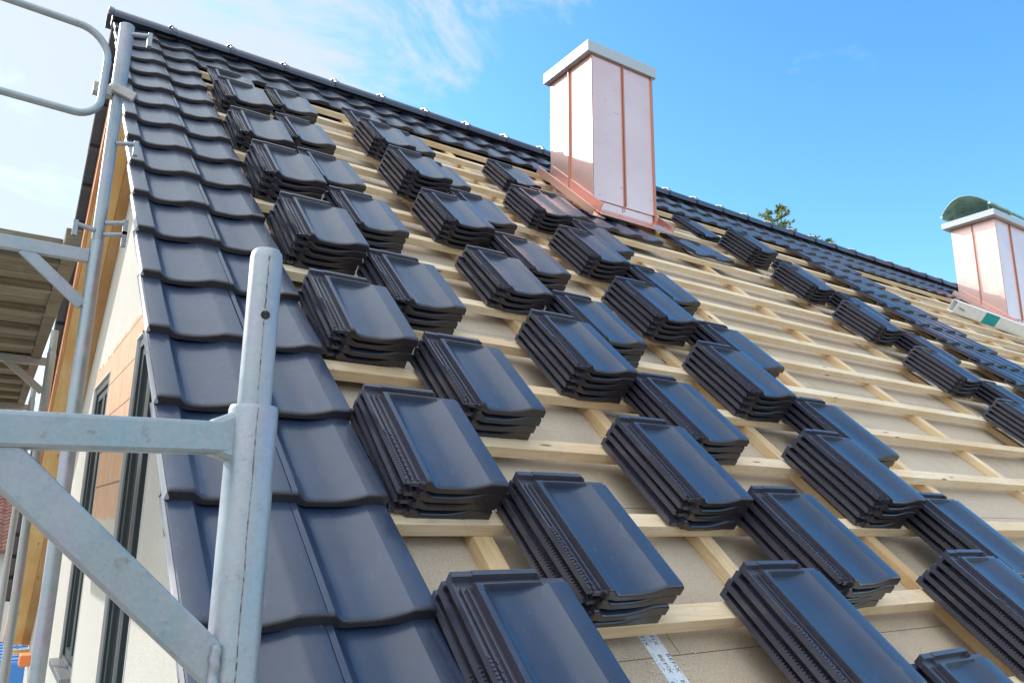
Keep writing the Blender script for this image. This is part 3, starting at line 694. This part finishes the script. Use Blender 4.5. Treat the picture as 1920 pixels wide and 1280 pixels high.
for mt, nm in ((M_INK, 'printed_letters'), (M_INK2, 'fine_print')):
    m = MB()
    for poly in LET[mt.name]:
        if max(q[0] for q in poly) < 0.031 and min(q[0] for q in poly) > -0.031: m.add(poly, [tuple(range(len(poly)))])
    m.build(nm, mt, tp, 0)
M_CHIP = mat('pale_chip', (0.66, 0.58, 0.46), 0.8)
m = MB(); rc = random.Random(11)
for _ in range(230):
    if rc.random() < 0.45: uu, vv = rc.gauss(4.75, 0.30), rc.gauss(-0.35, 0.22)
    else: uu, vv = rc.uniform(2.5, 30), rc.uniform(-1.5, 12)
    p_ = uv(uu, vv, -0.1340); a_ = rc.uniform(0, 6.28); l_ = rc.uniform(.0015, .005); w_ = rc.uniform(.0006, .002)
    e1 = rp3(math.cos(a_), math.sin(a_), 0) * l_; e2 = rp3(-math.sin(a_), math.cos(a_), 0) * w_; nn_ = rp3(0, 0, 1) * 0.0012
    m.hexa([p_ - e1 - e2, p_ + e1 - e2, p_ + e1 + e2, p_ - e1 + e2, p_ - e1 - e2 + nn_, p_ + e1 - e2 + nn_, p_ + e1 + e2 + nn_, p_ - e1 + e2 + nn_])
o = m.build('wood_chips', M_CHIP, None, 0); tag(o, 'tiny wood chips and sawdust scattered over the tan fibre board', 'wood chips', kind='stuff')
# ------------------------------------------------------------------ ladder beside the far chimney
lad = empty('box_beam', rp3(38.9 * TW, 12.02 * TD, 0)); lad.rotation_euler = (Matrix.Rotation(TH, 3, 'X') @ Matrix.Rotation(-0.235, 3, 'Z')).to_euler()
tag(lad, 'pale aluminium box beam with a teal band lying below the far chimney', 'beam')
def boxed(mb, x0, x1, y0, y1, z0, z1, t=0.008):
    mb.box(x0, x1, y0, y1, z0, z0 + t); mb.box(x0, x1, y0, y1, z1 - t, z1); mb.box(x0, x1, y0, y0 + t, z0 + t, z1 - t); mb.box(x0, x1, y1 - t, y1, z0 + t, z1 - t)
m = MB(); boxed(m, 0, 4.2, -0.045, 0.045, NB + 0.002, NB + 0.150); m.box(-.012, .02, -.049, .049, NB + .0, NB + .006); m.box(0, 4.2, 0.0455, 0.075, NB + 0.120, NB + 0.128); m.build('profile', M_LADDER, lad, 0, 0.003)
m = MB(); m.box(0.50, 0.74, -0.0472, -0.0452, NB + 0.004, NB + 0.148); m.build('teal_band', M_TEAL, lad, 0)
m = MB(); m.tube([(0.10, -0.047, NB + .08), (0.10, -0.060, NB + .08)], 0.008, 10); m.bar((0.05, -0.052, NB + .085), (0.16, -0.052, NB + .07), 0.008, 0.014); m.build('latch', M_GALV2, lad, 40)

# ------------------------------------------------------------------ scaffold
SX = -0.130
near = empty('scaffold_upright', (SX, -0.712, GROUND))
tag(near, 'galvanised scaffold frame in the foreground with bare top spigot and diagonal brace', 'scaffold', 'scaffold uprights along the gable')
def pipe(name, pts, r, parent, mt, seg=28, bevel=0):
    m = MB(); m.tube([Vector(p) - Vector(parent.location) for p in pts], r, seg); return m.build(name, mt, parent, 40)
def localbar(name, a, b, w, h, parent, mt, bevel=0.003, up=(0, 0, 1)):
    m = MB(); o = Vector(parent.location); m.bar(Vector(a) - o, Vector(b) - o, w, h, up); return m.build(name, mt, parent, 0, bevel)
ny = -0.712
pipe('standard', [(SX, ny, GROUND), (SX, ny, 0.279), (SX, ny, 0.2835)], [0.0242, 0.0242, 0.0228], near, M_GALV, 40)
pipe('spigot', [(SX, ny, 0.20), (SX, ny, 0.440), (SX, ny, 0.4465), (SX, ny, 0.4500), (SX, ny, 0.4510)], [0.0166, 0.0166, 0.0155, 0.0130, 0.0100], near, M_GALV, 40)
localbar('transom', (SX - 0.012, ny + .002, 0.2500), (-0.86, ny - 0.10, 0.2220), 0.026, 0.0315, near, M_GALV, 0.004)
localbar('diagonal_brace', (SX - 0.004, ny - .010, 0.026), (-0.355, ny - 0.030, 0.2330), 0.014, 0.0345, near, M_GALV, 0.003)
m = MB(); m.tube([(-0.0, -0.0225, 0.375 - GROUND + 0.0), (0.0, -0.0195, 0.375 - GROUND)], 0.0048, 20); 
sh = m
dirv = (CAM - Vector((SX, ny, 0.376))); dirv.z = 0; dirv.normalize(); side = Vector((dirv.y, -dirv.x, 0))
hc = dirv * 0.0164 + side * -0.0035
m = MB(); c0 = Vector((0, 0, 0.376 - GROUND)); m.tube([c0 + hc * 0.95, c0 + hc * 1.012], 0.0046, 24); m.build('pin_hole', M_DARK, near, 0)
# weld collar between transom and standard
m = MB(); zt_ = 0.2500 - GROUND
m.add([(-0.012, -.012, zt_ - .027), (-0.012, .012, zt_ - .027), (-0.012, .012, zt_ + .030), (-0.012, -.012, zt_ + .030), (-0.045, -.014, zt_ - .0150), (-0.045, .016, zt_ - .0150), (-0.045, .016, zt_ + .0150), (-0.045, -.014, zt_ + .0150)],
      [(0, 1, 2, 3), (7, 6, 5, 4), (0, 4, 5, 1), (1, 5, 6, 2), (2, 6, 7, 3), (3, 7, 4, 0)]); m.build('transom_weld', M_GALV, near, 0, 0.006)
m = MB(); rnd_ = random.Random(4); pv = None
bz_ = [Vector((-0.0215, -0.0200, z_ / 1000 - GROUND)) for z_ in range(8, 62, 4)]
m.tube([q + Vector((rnd_.uniform(-.0012, .0012), rnd_.uniform(-.001, .001), 0)) for q in bz_], [0.0035 + rnd_.uniform(0, .0022) for q in bz_], 8); m.build('weld_bead', M_GALV, near, 60)
M_RUST = mat('rusty_seam', (0.13, 0.085, 0.07), 0.8)
cr = M_RUST; co = coords(cr); lk(cr, ramp(cr, noise(cr, co, 130, 4, .7), [(0.42, (0.30, 0.30, 0.33)), (0.58, (0.11, 0.07, 0.06))]), bsdf(cr).inputs['Base Color'])
dv_ = (CAM - Vector((SX, ny, 0.2))); dv_.z = 0; dv_.normalize(); sd_ = Vector((-dv_.y, dv_.x, 0))
for nm, r_, za, zb in (('spigot_seam', 0.0166, 0.285, 0.440), ('standard_seam', 0.0242, -1.0, 0.279)):
    m = MB(); ps = []
    nn = 60
    for i in range(nn):
        z_ = za + (zb - za) * i / (nn - 1); ang = R(9) + rnd_.uniform(-.02, .02)
        ps.append((dv_ * math.cos(ang) + sd_ * math.sin(ang)) * (r_ - 0.0004) + Vector((0, 0, z_ - GROUND)))
    m.tube(ps, [rnd_.uniform(.00055, .0010) for _ in ps], 6); m.build(nm, M_RUST, near, 60)

def far_frame(y, ztop, label, mt, clamps):
    f = empty('scaffold_upright', (SX, y, GROUND)); tag(f, label, 'scaffold', 'scaffold uprights along the gable')
    pipe('standard', [(SX, y, GROUND), (SX, y, 1.16), (SX, y, 1.165)], [0.0242, 0.0242, 0.022], f, mt)
    pipe('spigot', [(SX, y, 1.1), (SX, y, ztop)], 0.0215, f, mt)
    if ztop > 1.8: pipe('upper_standard', [(SX, y, 1.76), (SX, y, ztop + 0.002)], 0.0265, f, mt)
    localbar('transom', (SX - .02, y, 1.102), (-0.90, y, 1.105), 0.030, 0.048, f, mt)
    localbar('diagonal_brace', (SX - .02, y - .006, 0.918), (-0.352, y - .006, 1.088), 0.0135, 0.042, f, mt)
    for (z, s_) in clamps:
        m = MB(); m.tube([(0.015 * s_, -.012, z - GROUND), (0.085 * s_, -.02, z + 0.012 - GROUND)], 0.009, 10); m.box(0.080 * s_ - .006, 0.080 * s_ + .010, -.030, -.008, z - .035 - GROUND, z + .022 - GROUND)
        m.build('toggle_pin', mt, f, 40)
    return f
f1_ = far_frame(1.58, 2.055, 'tall weathered scaffold standard rising past the gable with toggle pins', M_GALV, [(2.02, 1), (1.555, 1), (1.235, 1), (1.19, 1), (1.20, -1)])
m = MB(); z = 1.77 - GROUND
m.tube([(0, 0, z - .02), (0, 0, z + .02)], 0.034, 20); m.box(-.085, -.02, -.02, .02, z - .03, z + .01); m.bar((-.02, -.033, z), (.055, -.05, z - .03), .018, .035); m.build('coupler', M_GALV2, f1_, 40, 0.002)
far_frame(3.90, 1.30, 'shorter scaffold standard further along the gable under the deck', M_GALV2, [])
far_frame(6.25, 1.30, 'farthest scaffold standard along the gable, behind the deck', M_GALV2, [])
# guard rail loop
g = empty('guard_rail', (-0.19, 1.5, 1.6)); tag(g, 'bent galvanised guard rail tube looping against the sky', 'guard rail')
pts = []
A = [(-1.15, 1.99), (-0.50, 1.966), (-0.31, 1.957)]
for x, z in A: pts.append((x, 1.5, z))
for k in range(1, 9):
    a = R(90 - 90 * k / 8); pts.append((-0.30 + 0.115 * math.cos(a), 1.5, 1.842 + 0.115 * math.sin(a)))
for k in range(0, 9):
    a = R(-90 * k / 8); pts.append((-0.265 + 0.078 * math.cos(a), 1.5, 1.685 + 0.078 * math.sin(a)))
pts += [(-0.50, 1.5, 1.614), (-1.15, 1.5, 1.622)]
pipe('rail_tube', pts, 0.0135, g, M_GALV, 16)
# deck
dk = empty('scaffold_deck', (0, 1.6, 1.128)); tag(dk, 'weathered plank scaffold deck seen from below beside the gable', 'scaffold deck')
zz = 0.0
for k in range(24):
    y = 0.05 + k * 0.215
    m = MB(); m.box(-0.95, -0.235, y, y + 0.205, 0.012, 0.045); o = m.build('deck_plank', M_PLANK, dk, 0, 0.004)
for xa, xb in ((-0.232, -0.180), (-0.98, -0.952)):
    m = MB(); m.box(xa, xb, 0.0, 5.2, -0.012, 0.075); m.build('edge_beam', M_PLANK, dk, 0, 0.004)
for k in range(12):
    y = 0.16 + k * 0.43; m = MB(); m.box(-0.95, -0.235, y, y + 0.045, -0.022, 0.0115); m.build('deck_cleat', M_PLANK, dk, 0, 0.003)

# ------------------------------------------------------------------ ground, neighbour, trees, site things
m = MB(); m.box(-400, 400, -300, 500, GROUND - 0.5, GROUND); o = m.build('ground', M_GROUND, None, 0); tag(o, kind='structure')
nb = empty('neighbour_house', (-5, 30, GROUND - 1.3)); tag(nb, 'neighbouring house with old red brown pantile roof beyond the scaffold', 'house')
m = MB(); m.box(-14, 8.6, 0, 8, 0, 5.3); m.build('wall', M_PLASTER, nb, 0)
m = MB(); nr = 26
rows_x = int(23.4 / 0.26)
for j in range(nr):
    t0 = j / nr; t1 = (j + 1.12) / nr
    for i in range(rows_x * 4 + 1):
        x = -14.4 + i * 0.065; h = 0.035 * math.sin(i * math.pi / 2)
        for t, dz in ((t0, 0.05), (t1, 0.0)):
            m.v.append((x, -0.5 + 4.6 * t, 5.1 + 3.1 * t + h + dz))
        m.v.append((x, -0.5 + 4.6 * t0 + 0.005, 5.05 + 3.1 * t0 - 0.03))
    n_ = rows_x * 4 + 1; b = len(m.v) - 3 * n_
    for i in range(n_ - 1):
        a = b + 3 * i; m.f.append((a, a + 3, a + 4, a + 1)); m.f.append((a + 2, a + 5, a + 3, a))
o = m.build('roof', M_OLDROOF, nb, 0)
m = MB(); m.prism([(-0.4, 5.05), (4.1, 8.1), (8.6, 5.05)], -14.2, 8.8, lambda a, b, h: (h, a, b)); m.build('roof_body', M_OLDROOF, nb, 0)
def spruce(loc, h, rad, label, seed):
    rnd = random.Random(seed); t = empty('spruce_tree', loc); tag(t, label, 'tree', 'trees behind the ridge')
    m = MB(); m.tube([(0, 0, 0), (0.03, 0, h * .5), (0, 0.02, h * .97)], [h * .018, h * .011, 0.012], 8); m.build('trunk', M_BARK, t, 60)
    m = MB()
    nlev = int(h / 0.19)
    for l in range(nlev):
        z = h * 0.12 + (h * 0.88) * l / nlev; rr = rad * (1 - (z / h)) ** 0.62 + 0.14
        for b in range(9):
            a = rnd.uniform(0, 6.283); ln = rr * rnd.uniform(0.65, 1.15); lift = rnd.uniform(0.05, 0.5) if z > h * .8 else rnd.uniform(-0.25, 0.25)
            d = Vector((math.cos(a), math.sin(a), lift)); p0 = Vector((0, 0, z))
            sx = Vector((-math.sin(a), math.cos(a), 0))
            m.bar(p0, p0 + d * ln, 0.012, 0.012)
            nn = max(5, int(ln * 11))
            for k in range(nn):
                q = p0 + d * (ln * (0.2 + 0.8 * k / nn))
                for _ in range(3):
                    e = (d * rnd.uniform(.2, .9) + sx * rnd.uniform(-1, 1) + Vector((0, 0, rnd.uniform(-.5, .6)))).normalized() * rnd.uniform(.06, .16)
                    w = e.cross(Vector((rnd.uniform(-1, 1), rnd.uniform(-1, 1), rnd.uniform(-1, 1)))).normalized() * rnd.uniform(.012, .026)
                    m.add([q - w, q + e * .6 + w * 1.3, q + e * 1.15, q + e * .5 - w * 1.3], [(0, 1, 2, 3)])
    m.build('crown', M_NEEDLE, t, 0)
def along(x, y, dist):                                 # ray of the photo -> world, used to place far things
    d = (RX * ((x - 960) / 1465.6) + RD * ((y - 640) / 1465.6) + RF); return CAM + d * dist
p = along(1452, 388, 19.0); spruce((p.x, p.y, GROUND), p.z - GROUND, 1.9, 'bushy spruce top showing above the ridge between the two chimneys', 3)
p = along(1519, 441, 24.0); spruce((p.x, p.y, GROUND), p.z - GROUND, 1.7, 'thin spruce tip just clearing the ridge right of the bushy one', 5)
p = along(1548, 448, 27.0); spruce((p.x, p.y, GROUND), p.z - GROUND, 1.7, 'faintest spruce tip just clearing the ridge, rightmost of the three', 9)
bx_ = along(35, 1222, 13.0)
cn = empty('site_container', (bx_.x, bx_.y, GROUND)); tag(cn, 'blue tarpaulin covered pile with seams beyond the back eaves', 'tarpaulin pile')
m = MB(); hz = bx_.z - GROUND; m.box(-1.2, 0.55, -1.0, 1.6, 0, hz); m.build('cover', M_TARP, cn, 0, 0.05)
m = MB()
for k in range(7): m.box(-1.2, 0.55, -0.9 + .38 * k, -0.885 + .38 * k, hz + .001, hz + .012)
for k in range(5): m.box(-1.1 + .36 * k, -1.085 + .36 * k, -1.0, 1.6, hz + .013, hz + .024)
m.build('seam', M_INK, cn, 0)
ob_ = along(46, 1236, 8.0); m = MB(); m.box(-.05, .05, -.1, .1, -.055, .055); o = m.build('orange_crate', M_ORANGE, None, 0, 0.01); o.location = ob_
tag(o, 'small orange block on a post beside the blue tarpaulin pile', 'crate')
